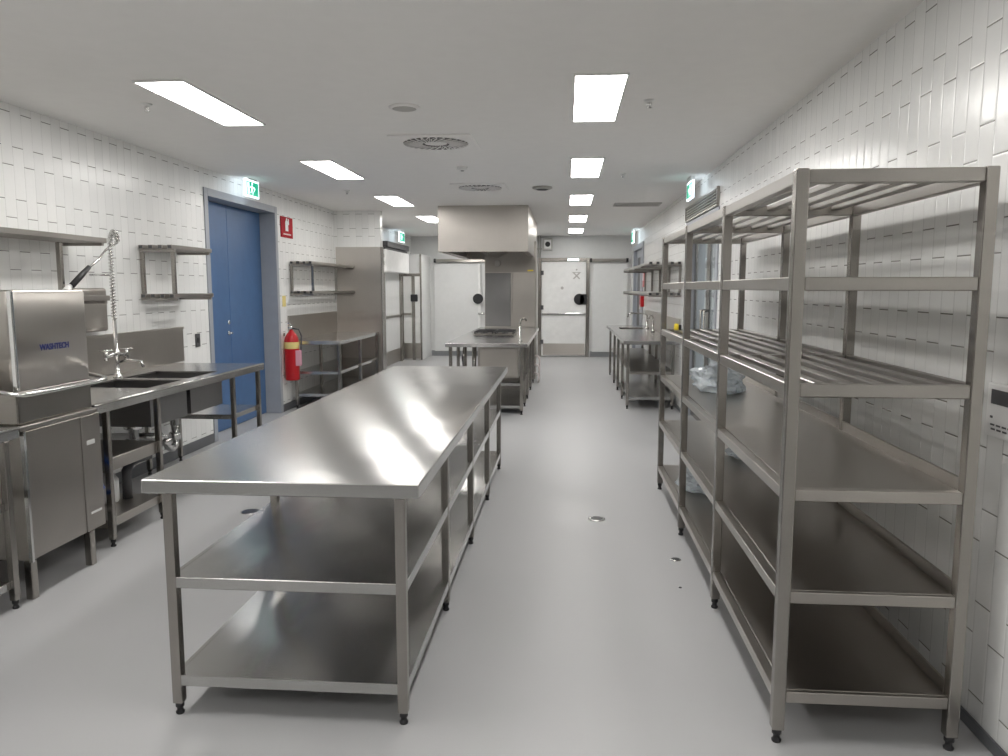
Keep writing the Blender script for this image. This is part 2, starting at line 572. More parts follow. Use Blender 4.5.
# ================================================================ TALL RACK (right)
rk = thing('storage_rack', 'tall stainless steel shelving rack with slatted upper shelves along the right wall', 'rack', (1.06, 4.33, 0))
rx0, rx1 = 0.759, 1.346
ry = [2.612, 3.755, 4.898, 6.04]
for x in (rx0, rx1):
    for y in ry:
        make_leg(rk, x, y, 1.985, 0.042, M['sZ'], 0.05, None, 0.017)
ins = 0.0211
def frame_level(q, zt, h=0.045, seg=True):
    for x in (rx0, rx1):
        for a, b in zip(ry[:-1], ry[1:]):
            q.box(x - 0.018, x + 0.018, a + ins, b - ins, zt - h, zt)
    for y in ry:
        q.box(rx0 + ins, rx1 - ins, y - 0.018, y + 0.018, zt - h, zt)
for zt in (1.982, 1.636, 1.282):
    q = MB()
    frame_level(q, zt, 0.045)
    for i in range(5):
        xs = rx0 + 0.098 + i * (rx1 - rx0 - 0.196) / 4
        for a, b in zip(ry[:-1], ry[1:]):
            q.box(xs - 0.021, xs + 0.021, a + 0.018, b - 0.018, zt - 0.022, zt + 0.0)
    q.build('slatted_shelf', M['sY'], rk, 0.003, 1)
for zt in (0.920, 0.558, 0.194):
    q = MB()
    frame_level(q, zt, 0.04)
    q.box(rx0 + ins, rx1 - ins, ry[0], ry[-1], zt - 0.008, zt + 0.0012)
    q.box(rx1 - 0.019, rx1 - 0.008, ry[0] + ins, ry[-1] - ins, zt, zt + 0.045)
    q.build('solid_shelf', M['sDark'], rk, 0.002, 1)

# yellow tape measure and plastic bags lying on the rack
tm = thing('tape_measure', 'small yellow and black tape measure on the slatted shelf at the rack far end', 'tape measure', (0.84, 5.86, 1.282))
MB().prism([(0.815, 5.86 + a * 0.75, 1.2835 + b * 0.75) for a, b in ((-0.042, 0), (0.045, 0), (0.045, 0.03), (0.02, 0.065), (-0.025, 0.068), (-0.042, 0.045))], (0.03, 0, 0)).build('case', M['yellow'], tm, 0.008, 3)
MB().box(0.846, 0.868, 5.84, 5.885, 1.284, 1.325).build('grip', M['black'], tm, 0.006, 2)
def bag(x, y, z, sx, sy, sz, seed, label):
    rng = random.Random(seed)
    bm = bmesh.new()
    bmesh.ops.create_icosphere(bm, subdivisions=4, radius=1)
    from mathutils import noise as N
    for v in bm.verts:
        p = v.co.copy()
        d = 1 + 0.35 * N.noise(p * 1.7 + Vector((seed, 0, 0))) + 0.22 * abs(N.noise(p * 4.5 + Vector((0, seed, 0)))) + 0.10 * N.noise(p * 10)
        v.co = Vector((p.x * sx * d, p.y * sy * d, max(p.z * sz * d, -sz * 0.55)))
    zmin = min(v.co.z for v in bm.verts)
    for v in bm.verts:
        v.co.z -= zmin - 0.002
    for f in bm.faces:
        f.smooth = False
    me = bpy.data.meshes.new('plastic_bag')
    bm.to_mesh(me)
    bm.free()
    me.materials.append(M['bag'])
    o = bpy.data.objects.new('plastic_bag', me)
    COL.objects.link(o)
    o.location = (x, y, z)
    tag(o, label, 'bag')
bag(1.02, 5.2, 0.922, 0.17, 0.26, 0.11, 3, 'crumpled clear plastic bag on the highest solid shelf of the rack')
bag(1.12, 4.75, 0.560, 0.10, 0.12, 0.05, 8, 'small crumpled clear plastic bag on the middle solid shelf of the rack')
bag(0.96, 5.35, 0.196, 0.14, 0.20, 0.09, 5, 'crumpled clear plastic bag on the lowest shelf of the rack')

# ================================================================ LEFT: SINK BENCH
sb = thing('sink_bench', 'stainless double sink bench with splashback between the dishwasher and the blue door', 'sink bench', (-3.2, 5.5, 0))
BF = -2.77
b0, b1 = 4.235, 6.78
XW = XL + 0.002
def bench_with_holes(q, xa, xb, ya, yb, zt, th, holes):
    ys = sorted({ya, yb, *[h[2] for h in holes], *[h[3] for h in holes]})
    for a, b in zip(ys[:-1], ys[1:]):
        hs = [h for h in holes if h[2] <= a and h[3] >= b]
        if hs:
            h = hs[0]
            q.box(xa, h[0], a, b, zt - th, zt)
            q.box(h[1], xb, a, b, zt - th, zt)
        else:
            q.box(xa, xb, a, b, zt - th, zt)
    # apron edges
    q.box(xb - 0.03, xb, ya, yb, zt - 0.055, zt - th)
    q.box(xa, xb - 0.03, yb - 0.02, yb, zt - 0.055, zt - th)
bowls = [(-3.42, -2.89, 5.03, 5.50), (-3.42, -2.89, 5.60, 6.10)]
q = MB()
bench_with_holes(q, XW, BF, b0, b1, TZ, 0.012, bowls)
q.tube([(BF - 0.006, b0, TZ - 0.004), (BF - 0.006, b1 - 0.004, TZ - 0.004)], 0.011, 8)
q.build('bench_top', M['sTop'], sb)
for h in bowls:
    q = MB()
    t = 0.003
    a, b, c, d = h
    z0, z1 = 0.64, TZ - 0.0125
    a -= 0.02; b += 0.02; c -= 0.02; d += 0.02
    q.box(a, a + t, c, d, z0, z1).box(b - t, b, c, d, z0, z1).box(a + t, b - t, c, c + t, z0, z1).box(a + t, b - t, d - t, d, z0, z1)
    q.box(a, b, c, d, z0 - t, z0)
    o = q.build('sink_bowl', M['sGrey'], sb)  # darker steel puts the shade under the bench into the bowl's colour
    cx, cy = (a + b) / 2, (c + d) / 2
    MB().lathe((cx, cy, z0), [(0.05, 0), (0.05, 0.004), (0.03, 0.003)], n=20).build('drain', M['chrome'], o)
    q = MB()
    q.lathe((cx, cy, 0.50), [(0.035, 0), (0.035, 0.07), (0.065, 0.075), (0.065, 0.136)], n=16)
    q.tube([(cx, cy, 0.52), (cx, cy, 0.40), (cx + 0.01, cy - 0.03, 0.34), (cx + 0.02, cy - 0.09, 0.325), (cx + 0.02, cy - 0.15, 0.35), (cx + 0.02, cy - 0.18, 0.42), (cx, cy - 0.22, 0.45), (cx - 0.06, cy - 0.28, 0.455), (XL + 0.02, cy - 0.3, 0.45)], 0.03, 10)
    q.lathe((cx, cy, 0.38), [(0.042, 0), (0.045, 0.03), (0.042, 0.06)], n=14)
    q.lathe((cx + 0.02, cy - 0.18, 0.37), [(0.042, 0), (0.045, 0.03), (0.042, 0.06)], n=14)
    q.build('waste_pipe', M['chrome'], o)
MB().box(XW, XW + 0.018, b0, 6.98, TZ + 0.0005, 1.235).box(XW + 0.018, XW + 0.03, b0, 6.98, 1.215, 1.235).build('splashback', M['sPanel'], sb, 0.002)
sy = [4.385, 4.97, 6.17, 6.70]
MB().tube([(-2.98, 4.86, 0.172), (-2.98, 4.86, 0.36), (-2.97, 4.89, 0.41), (-2.95, 4.95, 0.43), (-2.93, 5.05, 0.43), (-3.0, 5.12, 0.44)], 0.032, 10).build('standpipe', M['dark'], sb)
for y in sy:
    make_leg(sb, BF - 0.03, y, TZ - 0.056, 0.036)
    make_leg(sb, XL + 0.08, y, TZ - 0.056, 0.036)
def undershelf(par, xa, xb, ya, yb, zt, mat=None, flange=0.04):
    q = MB()
    q.box(xa, xb, ya, yb, zt - 0.004, zt)
    q.box(xb - 0.015, xb, ya, yb, zt - flange, zt - 0.004)
    q.box(xa, xb - 0.015, ya, ya + 0.015, zt - flange, zt - 0.004)
    q.box(xa, xb - 0.015, yb - 0.015, yb, zt - flange, zt - 0.004)
    return q.build('undershelf', mat or M['sTop'], par, 0.001)
undershelf(sb, XL + 0.06, BF - 0.035, 4.37, 4.98, 0.55, M['sDark'], 0.08)
undershelf(sb, XL + 0.06, BF - 0.035, 6.155, 6.72, 0.535)
undershelf(sb, XL + 0.06, BF - 0.035, 4.37, 4.98, 0.17, M['sDark'], 0.055)

# pre-rinse spray tap with spring hose, between dishwasher and sink
tp = thing('spray_tap', 'tall chrome pre-rinse spray tap with coiled hose rising behind the sinks', 'tap', (-3.40, 5.46, TZ))
px, py = -3.47, 5.62
q = MB()
q.lathe((px, py, TZ + 0.0005), [(0.035, 0), (0.035, 0.015), (0.018, 0.02), (0.018, 0.16), (0.026, 0.165), (0.026, 0.21), (0.014, 0.215), (0.014, 0.45)], n=14)
q.tube([(px - 0.02, py - 0.09, TZ + 0.17), (px, py, TZ + 0.19), (px + 0.02, py + 0.09, TZ + 0.17)], 0.016, 8)
q.build('body', M['chrome'], tp)
for s in (-1, 1):
    q = MB()
    cx, cy, cz = px + 0.022 * s, py + 0.10 * s, TZ + 0.17
    q.lathe((cx, cy, cz - 0.03), [(0.016, 0), (0.016, 0.07), (0.010, 0.075)], n=10)
    for ang in (0.6, 2.17):
        dx, dy = math.cos(ang) * 0.045, math.sin(ang) * 0.045
        q.tube([(cx - dx, cy - dy, cz + 0.045), (cx + dx, cy + dy, cz + 0.045)], 0.008, 8)
    q.build('cross_handle', M['chrome'], tp)
q = MB()
q.tube([(px + 0.03, py, TZ + 0.12), (px + 0.10, py - 0.02, TZ + 0.14), (px + 0.22, py - 0.04, TZ + 0.13), (px + 0.24, py - 0.045, TZ + 0.09)], 0.011, 8)
q.build('spout', M['chrome'], tp)
hz = TZ + 0.45
hp = Vector((-3.29, 5.42, 1.93))
top0 = Vector((px, py, 1.90))
arc = []
for i in range(9):
    a = math.pi * i / 8
    m = top0.lerp(hp, 0.5 - 0.5 * math.cos(a))
    arc.append(m + Vector((0, 0, 0.10 * math.sin(a))))
path = [Vector((px, py, hz)), Vector((px, py, 1.7))] + arc
down = [Vector((-3.28, 5.26, 1.87)), Vector((-3.28, 5.17, 1.80)), Vector((-3.29, 5.06, 1.735))]
q = MB()
q.tube(path + down, 0.008, 8)
# spring coil around the riser and arc
def coil(q, pts, rad, wire, pitch):
    out = []
    acc = 0
    for a, b in zip(pts[:-1], pts[1:]):
        L = (b - a).length
        d = (b - a).normalized()
        s = d.cross(Vector((0.2, 1, 0.1))).normalized()
        u = s.cross(d)
        n = max(2, int(L / pitch * 8))
        for i in range(n):
            t = i / n
            ph = (acc + t * L) / pitch * 2 * math.pi
            out.append(a + d * (t * L) + (s * math.cos(ph) + u * math.sin(ph)) * rad)
        acc += L
    q.tube(out, wire, 4)
coil(q, path, 0.017, 0.0045, 0.024)
q.build('spring_hose', M['chrome'], tp)
MB().tube([down[-1] + Vector((0, 0.01, 0.01)), (-3.30, 5.00, 1.69), (-3.31, 4.90, 1.615)], [0.015, 0.020, 0.020], 12).build('grip', M['black'], tp)
MB().tube([(-3.32, 4.90, 1.615), (-3.315, 4.86, 1.59), (-3.30, 4.82, 1.565)], [0.014, 0.024, 0.034], 12).build('spray_head', M['white'], tp)
MB().tube([(px, py, 1.70), (XL + 0.004, py, 1.70)], 0.008, 8).build('wall_bracket', M['chrome'], tp)

# ================================================================ DISHWASHER
dw = thing('dishwasher', 'hooded stainless steel pass-through dishwasher with looped lift bar on the left', 'dishwasher', (-3.06, 3.87, 0))
X0, X1, Y0, Y1 = -3.42, -2.73, 3.56, 4.165
def rrect(xa, xb, ya, yb, r, z, n=5):
    pts = []
    for cx, cy, a0 in ((xb - r, yb - r, 0), (xa + r, yb - r, 90), (xa + r, ya + r, 180), (xb - r, ya + r, 270)):
        for i in range(n + 1):
            a = R(a0 + 90 * i / n)
            pts.append(Vector((cx + r * math.cos(a), cy + r * math.sin(a), z)))
    return pts
q = MB()
rings = [rrect(X0, X1, Y0, Y1, 0.035, 1.085), rrect(X0, X1, Y0, Y1, 0.035, 1.575), rrect(X0 + .008, X1 - .008, Y0 + .008, Y1 - .008, 0.03, 1.590)]
q.ring_solid(rings)
q.build('hood', M['sPanel'], dw)
MB().box(X0 + 0.004, X1 - 0.004, Y0 + 0.004, Y1 - 0.004, TZ + 0.001, 1.084).build('wash_tank', M['sZ'], dw, 0.01, 2)
MB().box(X0, X1 + 0.012, Y0 - 0.01, Y1 + 0.015, TZ - 0.028, TZ).build('rim', M['sY'], dw, 0.006, 2)
lb = MB().tube([(X0 + 0.05, Y0 - 0.05, 1.30), (-3.0, Y0 - 0.06, 1.17), (-2.80, Y0 - 0.06, 1.095), (-2.70, Y0 - 0.055, 1.078), (-2.665, Y0 - 0.02, 1.074),
           (-2.655, Y0 + 0.05, 1.074), (-2.655, Y1 - 0.06, 1.074), (-2.665, Y1 + 0.03, 1.076), (-2.70, Y1 + 0.065, 1.082), (-2.80, Y1 + 0.07, 1.10), (-3.1, Y1 + 0.07, 1.17), (X0 + 0.05, Y1 + 0.05, 1.25)], 0.012, 10)
lb.build('lift_bar', M['chrome'], dw)
MB().box(X1 - 0.02, X1 + 0.006, Y0 - 0.0, Y0 + 0.018, 1.086, 1.585).build('corner_trim', M['chrome'], dw, 0.004, 2)
MB().box(-3.38, -2.735, 3.57, 4.195, 0.205, TZ - 0.029).build('cabinet', M['sPanel'], dw, 0.004, 2)
MB().box(-2.7345, -2.720, 3.582, 4.02, 0.21, TZ - 0.030).build('front_panel', M['sX'], dw, 0.004, 2)
cp = MB().box(-2.7345, -2.716, 4.024, 4.193, 0.21, TZ - 0.030).build('control_panel', M['sX'], dw, 0.004, 2)
MB().box(-2.7345, -2.714, 3.562, 3.578, 0.20, TZ - 0.030).build('corner_trim', M['chrome'], dw)
MB().box(-2.7155, -2.712, 4.06, 4.13, 0.71, 0.735).box(-2.7115, -2.7105, 4.068, 4.12, 0.716, 0.729).build('badge', M['white'], cp)
MB().box(-2.7155, -2.713, 4.06, 4.16, 0.305, 0.318).build('nameplate', M['white'], cp)
for x in (-3.33, -2.745):
    for y in (3.585, 4.075):
        MB().box(x - 0.022, x + 0.022, y - 0.022, y + 0.022, 0.0, 0.206).build('leg', M['sZ'], dw, 0.005, 2)
tx = text('WASHTECH', 'lettering', 0.043, (X1 + 0.0012, 3.865, 1.29), (R(90), 0, R(90)), M['navy'], dw, 0.0006, 0.0015)

# inlet bench at the extreme left
ib = thing('inlet_bench', 'stainless bench cut off by the left picture edge, near side of the dishwasher', 'bench', (-3.2, 2.9, 0))
q = MB()
q.box(XW, BF + 0.045, 2.3, 3.545, TZ - 0.055, TZ)
q.tube([(BF + 0.041, 2.3, TZ - 0.006), (BF + 0.041, 3.544, TZ - 0.006)], 0.012, 8)
q.build('bench_top', M['sTop'], ib)
for y in (2.4, 3.46):
    make_leg(ib, BF + 0.025, y, TZ - 0.056, 0.036)
    make_leg(ib, XL + 0.08, y, TZ - 0.056, 0.036)
for zt in (0.545, 0.145):
    undershelf(ib, XL + 0.06, BF + 0.02, 2.4, 3.44, zt)

# blue dosing hoses and detergent bottle beside the dishwasher
dt = thing('detergent_bottle', 'pale plastic bottle with blue cap on the low shelf right of the dishwasher', 'bottle', (-3.05, 4.76, 0.171))
MB().lathe((-3.05, 4.76, 0.1715), [(0.055, 0), (0.065, 0.015), (0.065, 0.15), (0.04, 0.19), (0.02, 0.205), (0.02, 0.225)], n=18).build('body', M['whiteP'], dt)
MB().lathe((-3.05, 4.76, 0.397), [(0.026, 0), (0.026, 0.028), (0.01, 0.033)], n=14).build('cap', M['bluep'], dt)
hz_ = tag(MB().tube([(-3.37, 4.28, 0.70), (-2.95, 4.28, 0.60), (-2.82, 4.28, 0.50), (-2.79, 4.29, 0.40), (-2.83, 4.28, 0.33), (-3.3, 4.28, 0.27)], 0.016, 8).build('supply_hose', M['bluep']),
          'blue plumbing hose looping down beside the right side of the dishwasher', 'hose')
tag(MB().tube([(-3.37, 4.22, 0.40), (-2.90, 4.235, 0.34), (-2.79, 4.24, 0.30), (-2.78, 4.24, 0.24), (-2.9, 4.235, 0.20), (-3.3, 4.22, 0.16)], 0.012, 8).build('drain_hose', M['white']),
    'white drain hose curving out beside the lower right corner of the dishwasher', 'hose')

# control box on the wall behind the dishwasher
cb = thing('control_box', 'stainless wall box with curved top behind the dishwasher hood', 'box', (XL, 5.45, 1.28))
MB().box(XW, XL + 0.11, 5.26, 5.66, 1.27, 1.60).build('case', M['sDark'], cb, 0.02, 3)
MB().box(XL + 0.111, XL + 0.114, 5.29, 5.63, 1.30, 1.48).build('cover', M['sPanel'], cb, 0.002)

# ================================================================ WALL SHELVES (two-tier, slatted)
def wall_shelf(label, y0, y1, side, zs=(1.955, 1.535), depth=0.31, front=(), rear=(), slats=4, group='two-tier wall shelves'):
    """side -1: left wall, +1: right wall; front / rear: where the uprights stand along the shelf"""
    xw = XL + 0.003 if side < 0 else XR - 0.003
    s = -side
    t = thing('wall_shelf', label, 'shelf', (xw, (y0 + y1) / 2, zs[-1]), group)
    for zt in zs:
        q = MB()
        for i in range(slats):
            xc = xw + s * (0.035 + i * (depth - 0.055) / (slats - 1))
            q.box(xc - 0.021, xc + 0.021, y0, y1, zt - 0.036, zt)
        for y in sorted({y0 + 0.05, y1 - 0.05, *rear}):
            q.box(xw, xw + s * depth, y - 0.015, y + 0.015, zt - 0.058, zt - 0.0365)
        tier = q.build('slatted_tier', M['sY'], t, 0.003, 1)
        if y0 > 5:
            for i in range(slats):
                xc = xw + s * (0.035 + i * (depth - 0.055) / (slats - 1))
                MB().box(xc - 0.016, xc + 0.016, y0 - 0.001, y0 + 0.02, zt - 0.031, zt - 0.005).build('tube_hollow_shade', M['dark'], tier)  # dark block paints the shade inside an open tube
    for ys, xc in ((rear, xw + s * 0.018), (front, xw + s * (depth - 0.018))):
        for y in ys:
            MB().box(xc - 0.017, xc + 0.017, y - 0.0148, y + 0.0148, zs[1] + 0.0005, zs[0] - 0.059).build('upright', M['sZ'], t, 0.003, 1)
    return t
wall_shelf('two-tier slatted steel wall shelf above the dishwasher, cut by left picture edge', 2.9, 5.37, -1, front=(4.86,), rear=(3.0,), zs=(1.96, 1.545))
wall_shelf('short two-tier slatted steel wall shelf between sinks and blue door', 6.29, 7.03, -1, zs=(1.965, 1.55), front=(6.34,), rear=(6.34,))
wall_shelf('two-tier slatted steel wall shelf above the far left bench', 9.87, PY - 0.01, -1, zs=(1.95, 1.56), front=(9.95, 10.98), rear=(9.92,))
wall_shelf('two-tier slatted steel wall shelf on the right wall beyond the rack', 10.1, 14.6, 1, zs=(1.94, 1.54), depth=0.42, front=(), rear=(10.15, 11.2, 12.3, 13.4, 14.55), slats=5)

# ================================================================ SAFETY THINGS, LEFT WALL
fe = thing('fire_extinguisher', 'red fire extinguisher with yellow band hung on the left wall past the blue door', 'fire extinguisher', (-3.54, 9.61, 0.42))
cx, cy = -3.545, 9.61
MB().lathe((cx, cy, 0.41), [(0.085, 0), (0.092, 0.015), (0.092, 0.50), (0.085, 0.55), (0.06, 0.60), (0.03, 0.63), (0.025, 0.65)], n=28).build('cylinder', M['red'], fe)
MB().lathe((cx, cy, 0.82), [(0.0930, 0), (0.0935, 0.001), (0.0935, 0.085), (0.0930, 0.086)], n=28).build('band', M['cream'], fe)
MB().box(cx + 0.02, cx + 0.10, cy - 0.097, cy - 0.06, 0.60, 0.80, Matrix.Rotation(R(35), 3, 'Z'), Vector((cx, cy, 0.7))).build('tag', M['pink'], fe, 0.003)
q = MB()
q.lathe((cx, cy, 1.06), [(0.02, 0), (0.022, 0.05), (0.012, 0.055)], n=12)
q.box(cx - 0.012, cx + 0.012, cy - 0.10, cy + 0.02, 1.115, 1.127, Matrix.Rotation(R(-18), 3, 'X'), Vector((cx, cy, 1.12)))
q.box(cx - 0.012, cx + 0.012, cy - 0.09, cy + 0.02, 1.09, 1.10)
q.build('valve', M['chrome'], fe)
MB().tube([(cx + 0.02, cy, 1.08), (cx + 0.09, cy + 0.02, 1.07), (cx + 0.125, cy + 0.02, 0.98), (cx + 0.118, cy + 0.01, 0.80), (cx + 0.112, cy, 0.62)], [0.01, 0.01, 0.01, 0.01, 0.016], 8).build('hose', M['dark'], fe)
MB().box(XW, cx - 0.09, cy - 0.02, cy + 0.02, 0.98, 1.02).build('bracket', M['sZ'], fe)

fs = thing('extinguisher_sign', 'red fire extinguisher sign high on the left wall beside the blue door', 'sign', (XL, 9.83, 2.38))
MB().box(XW, XL + 0.012, 9.62, 10.04, 2.25, 2.515).build('plate', M['redS'], fs, 0.002)
q = MB()
sx = XL + 0.0125
q.prism([(sx, 9.77, 2.335), (sx, 9.87, 2.335), (sx, 9.87, 2.45), (sx, 9.845, 2.475), (sx, 9.795, 2.475), (sx, 9.77, 2.45)], (0.0015, 0, 0))
q.box(sx, sx + 0.0015, 9.80, 9.84, 2.477, 2.50)
q.box(sx, sx + 0.0015, 9.87, 9.90, 2.42, 2.495)
q.build('pictogram', M['white'], fs)
q = MB()
for i in range(8):
    q.box(sx, sx + 0.0015, 9.70 + i * 0.034, 9.722 + i * 0.034, 2.285, 2.302)
q.build('lettering', M['white'], fs)
tag(MB().box(XW, XL + 0.006, 9.60, 9.72, 1.36, 1.50).build('sticker', M['cream'], None, 0.001), 'small yellow sticker on the wall above the red extinguisher', 'sticker')

def exit_sign(side, x, y0, y1, z0, z1, label):
    """double-sided running man sign hung from the ceiling, its faces parallel to the side walls"""
    s = -side
    t = thing('exit_sign', label, 'sign', (x, (y0 + y1) / 2, z0), 'green exit signs')
    MB().box(x - 0.012, x + 0.012, y0, y1, z0, z1).build('panel', M['signw'], t, 0.002)
    g = MB()
    xa = x + s * 0.0125
    w = y1 - y0
    g.box(xa, xa + s * 0.001, y0 + 0.02, y1 - 0.02, z0 + 0.02, z1 - 0.02)
    o = g.build('green_face', M['green'], t)
    xb = xa + s * 0.0012
    cy_, cz_ = (y0 + y1) / 2 - 0.02, (z0 + z1) / 2
    q = MB()
    def poly(pts):
        q.prism([(xb, cy_ + a, cz_ + b) for a, b in pts], (s * 0.0008, 0, 0))
    q.lathe((xb, cy_ + 0.012, cz_ + 0.052), [(0.015, 0), (0.015, s * 0.0008)], 'x', 14)
    poly([(-0.02, 0.03), (0.018, 0.03), (0.014, -0.012), (-0.014, -0.012)])
    poly([(-0.014, -0.010), (0.0, -0.010), (-0.03, -0.055), (-0.045, -0.050)])
    poly([(0.0, -0.010), (0.014, -0.010), (0.034, -0.035), (0.028, -0.064), (0.014, -0.062), (0.018, -0.038)])
    poly([(0.016, 0.03), (0.05, 0.012), (0.045, 0.002), (0.014, 0.018)])
    poly([(-0.018, 0.03), (-0.05, 0.012), (-0.045, 0.002), (-0.016, 0.018)])
    poly([(0.09, 0.0), (0.06, 0.028), (0.06, -0.028)])
    q.box(xb, xb + s * 0.0008, cy_ - 0.115, cy_ - 0.07, cz_ - 0.062, cz_ + 0.062)
    q.build('running_figure', M['signw'], t)
    MB().box(x - 0.02, x + 0.02, (y0 + y1) / 2 - 0.12, (y0 + y1) / 2 + 0.12, z1, ZC - 0.001).build('mount', M['white'], t)
exit_sign(-1, -3.50, 8.22, 8.58, 2.60, 2.785, 'green running man exit sign above the blue door')
exit_sign(1, 1.34, 8.45, 8.84, 2.56, 2.75, 'green running man exit sign above the glazed door behind the rack')
exit_sign(-1, -3.45, 15.7, 16.2, 2.55, 2.76, 'far green exit sign near the back left corner')
exit_sign(1, 1.36, 15.9, 16.4, 2.52, 2.76, 'far exit sign by the right wall near the back door')

# socket dot on the tile between bench and blue door
ws = thing('wall_switch', 'small black switch on the wall between splashback and blue door', 'switch', (XL, 7.28, 1.09))
MB().box(XW, XL + 0.012, 7.24, 7.33, 1.02, 1.15).build('plate', M['dark'], ws, 0.004, 2)
MB().box(XL + 0.0122, XL + 0.02, 7.265, 7.305, 1.06, 1.11).build('rocker', M['black'], ws, 0.003, 2)

# thermostat-like dispenser on right wall at picture edge
wc = thing('wall_controller', 'white wall controller with dark display at the right picture edge', 'controller', (XR, 2.64, 1.2))
MB().box(XR - 0.022, XR - 0.002, 2.50, 2.765, 1.09, 1.275).build('case', M['white'], wc, 0.006, 2)
MB().box(XR - 0.024, XR - 0.0225, 2.52, 2.735, 1.205, 1.255).build('display', M['dark'], wc)
q = MB()
q.box(XR - 0.0235, XR - 0.0225, 2.72, 2.735, 1.155, 1.163)
for i in range(4):
    q.box(XR - 0.0235, XR - 0.0225, 2.60 + i * 0.035, 2.625 + i * 0.035, 1.130, 1.136)
    q.box(XR - 0.0235, XR - 0.0225, 2.595 + i * 0.035, 2.620 + i * 0.035, 1.115, 1.121)
q.build('marking', M['dark'], wc)

# ================================================================ FAR LEFT BENCH
fb = thing('wall_bench', 'stainless wall bench with splashback against the partition beyond the extinguisher', 'bench', (-3.3, 11.0, 0))
fx = -2.955
q = MB()
q.box(XW, fx, 9.77, PY - 0.002, TZ - 0.05, TZ)
q.build('bench_top', M['sTop'], fb, 0.004, 2)
MB().box(XW, XL + 0.02, 9.77, PY - 0.003, TZ + 0.0005, 1.235).build('splashback', M['sDark'], fb, 0.002)
for y in (9.82, 10.85, 11.84):
    make_leg(fb, fx - 0.03, y, TZ - 0.051)
    make_leg(fb, XL + 0.08, y, TZ - 0.051)
undershelf(fb, XL + 0.06, fx - 0.035, 9.82, 11.84, 0.50)
undershelf(fb, XL + 0.06, fx - 0.035, 9.82, 11.84, 0.20)
# steel cladding of the partition
cl = struct(MB().box(XL + 0.021, PX + 0.004, PY - 0.0018, PY - 0.0002, 0.0, 2.24).build('trim_1', M['sPanel']))
q = MB()
q.box(PX + 0.001, PX + 0.012, PY - 0.012, PY + 0.15, 0, 2.24)
struct(q.build('trim_2', M['sZ']))

# white air curtain over far left door
ac = thing('air_curtain', 'white wall unit with two grey squares behind the steel partition', 'air conditioner', (XL, 15.5, 1.91))
MB().box(XW + 0.05, -3.42, 14.40, 16.55, 1.905, 2.335).build('case', M['white'], ac, 0.02, 2)
MB().box(XW + 0.052, -3.45, 14.45, 16.5, 2.3355, 2.375).build('inlet', M['dark'], ac)
for z in (2.07, 2.21):
    MB().box(-3.52, -3.45, 14.394, 14.3995, z - 0.035, z + 0.035).build('button', M['grille'], ac)
for y in (14.45, 15.1, 15.8, 16.45):
    MB().box(XW, XW + 0.05, y, y + 0.04, 2.0, 2.25).build('bracket', M['sZ'], ac)

# ================================================================ COOL ROOMS
cr = thing('cool_room', 'white cool room box with steel-framed door in the back left corner', 'cool room', (-3.4, 17.3, 0))
MB().box(XW, -3.20, 16.80, YB - 0.002, 0.0, 2.34).build('body', M['whiteP'], cr, 0.004)
q = MB()
q.box(-3.235, -3.198, 16.78, 16.7995, 0, 2.34).box(-3.42, -3.35, 16.77, 16.7995, 0, 1.86).box(XW, XL + 0.04, 16.78, 16.7995, 0, 2.34).box(XL + 0.04, -3.235, 16.78, 16.7995, 1.86, 1.92)
q.build('door_frame', M['sZ'], cr)
MB().box(XL + 0.045, -3.24, 16.785, 16.7995, 0.38, 1.855).build('door', M['white'], cr)
MB().box(XL + 0.045, -3.24, 16.782, 16.7995, 0.03, 0.375).build('kick_plate', M['sX'], cr)
MB().box(XL + 0.045, -3.43, 16.765, 16.7845, 1.0, 1.05).build('bumper_rail', M['sX'], cr)
MB().box(-3.44, -3.28, 16.72, 16.7695, 1.30, 1.46).build('latch', M['black'], cr, 0.02, 2)

yb = YB - 0.002
def latch(par, x, z, flip=1):
    q = MB()
    q.lathe((x, yb - 0.085, z), [(0.13, 0.0), (0.13, 0.035), (0.09, 0.05)], 'y', 20)
    q.box(x, x + flip * 0.17, yb - 0.085, yb - 0.05, z - 0.12, z + 0.12)
    return q.build('latch', M['black'], par, 0.01, 2)
# hinged cool room door in the middle of the back wall
cd = thing('cool_room_door', 'white hinged cool room door with steel kick plate in the middle back wall', 'door', (-0.06, yb, 0))
q = MB()
q.box(-0.66, -0.585, yb - 0.06, yb, 0, 2.29).box(0.455, 0.53, yb - 0.06, yb, 0, 2.29).box(-0.585, 0.455, yb - 0.06, yb, 2.21, 2.29)
q.build('frame', M['sZ'], cd, 0.004)
MB().box(-0.575, 0.445, yb - 0.05, yb, 0.02, 2.20).build('door_panel', M['white'], cd, 0.008, 2)
MB().box(-0.54, 0.43, yb - 0.058, yb - 0.051, 0.04, 0.31).build('kick_plate', M['sX'], cd)
MB().box(-0.575, 0.445, yb - 0.075, yb - 0.051, 0.97, 1.02).build('bumper_rail', M['chrome'], cd, 0.006, 2)
latch(cd, 0.30, 1.34)
MB().lathe((-0.10, yb - 0.06, 1.60), [(0.035, 0), (0.035, 0.009)], 'y', 16).build('viewer', M['grille'], cd)
q = MB()
for a in (45, -45):
    q.box(0.13, 0.33, yb - 0.0535, yb - 0.0505, 1.865, 1.895, Matrix.Rotation(R(a), 3, 'Y'), Vector((0.23, yb - 0.052, 1.88)))
q.box(0.13, 0.33, yb - 0.0535, yb - 0.0505, 1.95, 1.965)
q.lathe((0.23, yb - 0.0535, 2.02), [(0.02, 0), (0.02, 0.003)], 'y', 12)
q.build('warning_mark', M['grille'], cd)
for z in (0.35, 1.15, 1.95):
    MB().box(-0.60, -0.53, yb - 0.075, yb - 0.0605, z - 0.05, z + 0.05).build('hinge', M['dark'], cd, 0.004)
MB().box(0.02, 0.28, yb - 0.075, yb - 0.0605, 2.225, 2.275).build('light_strip', M['signw'], cd)

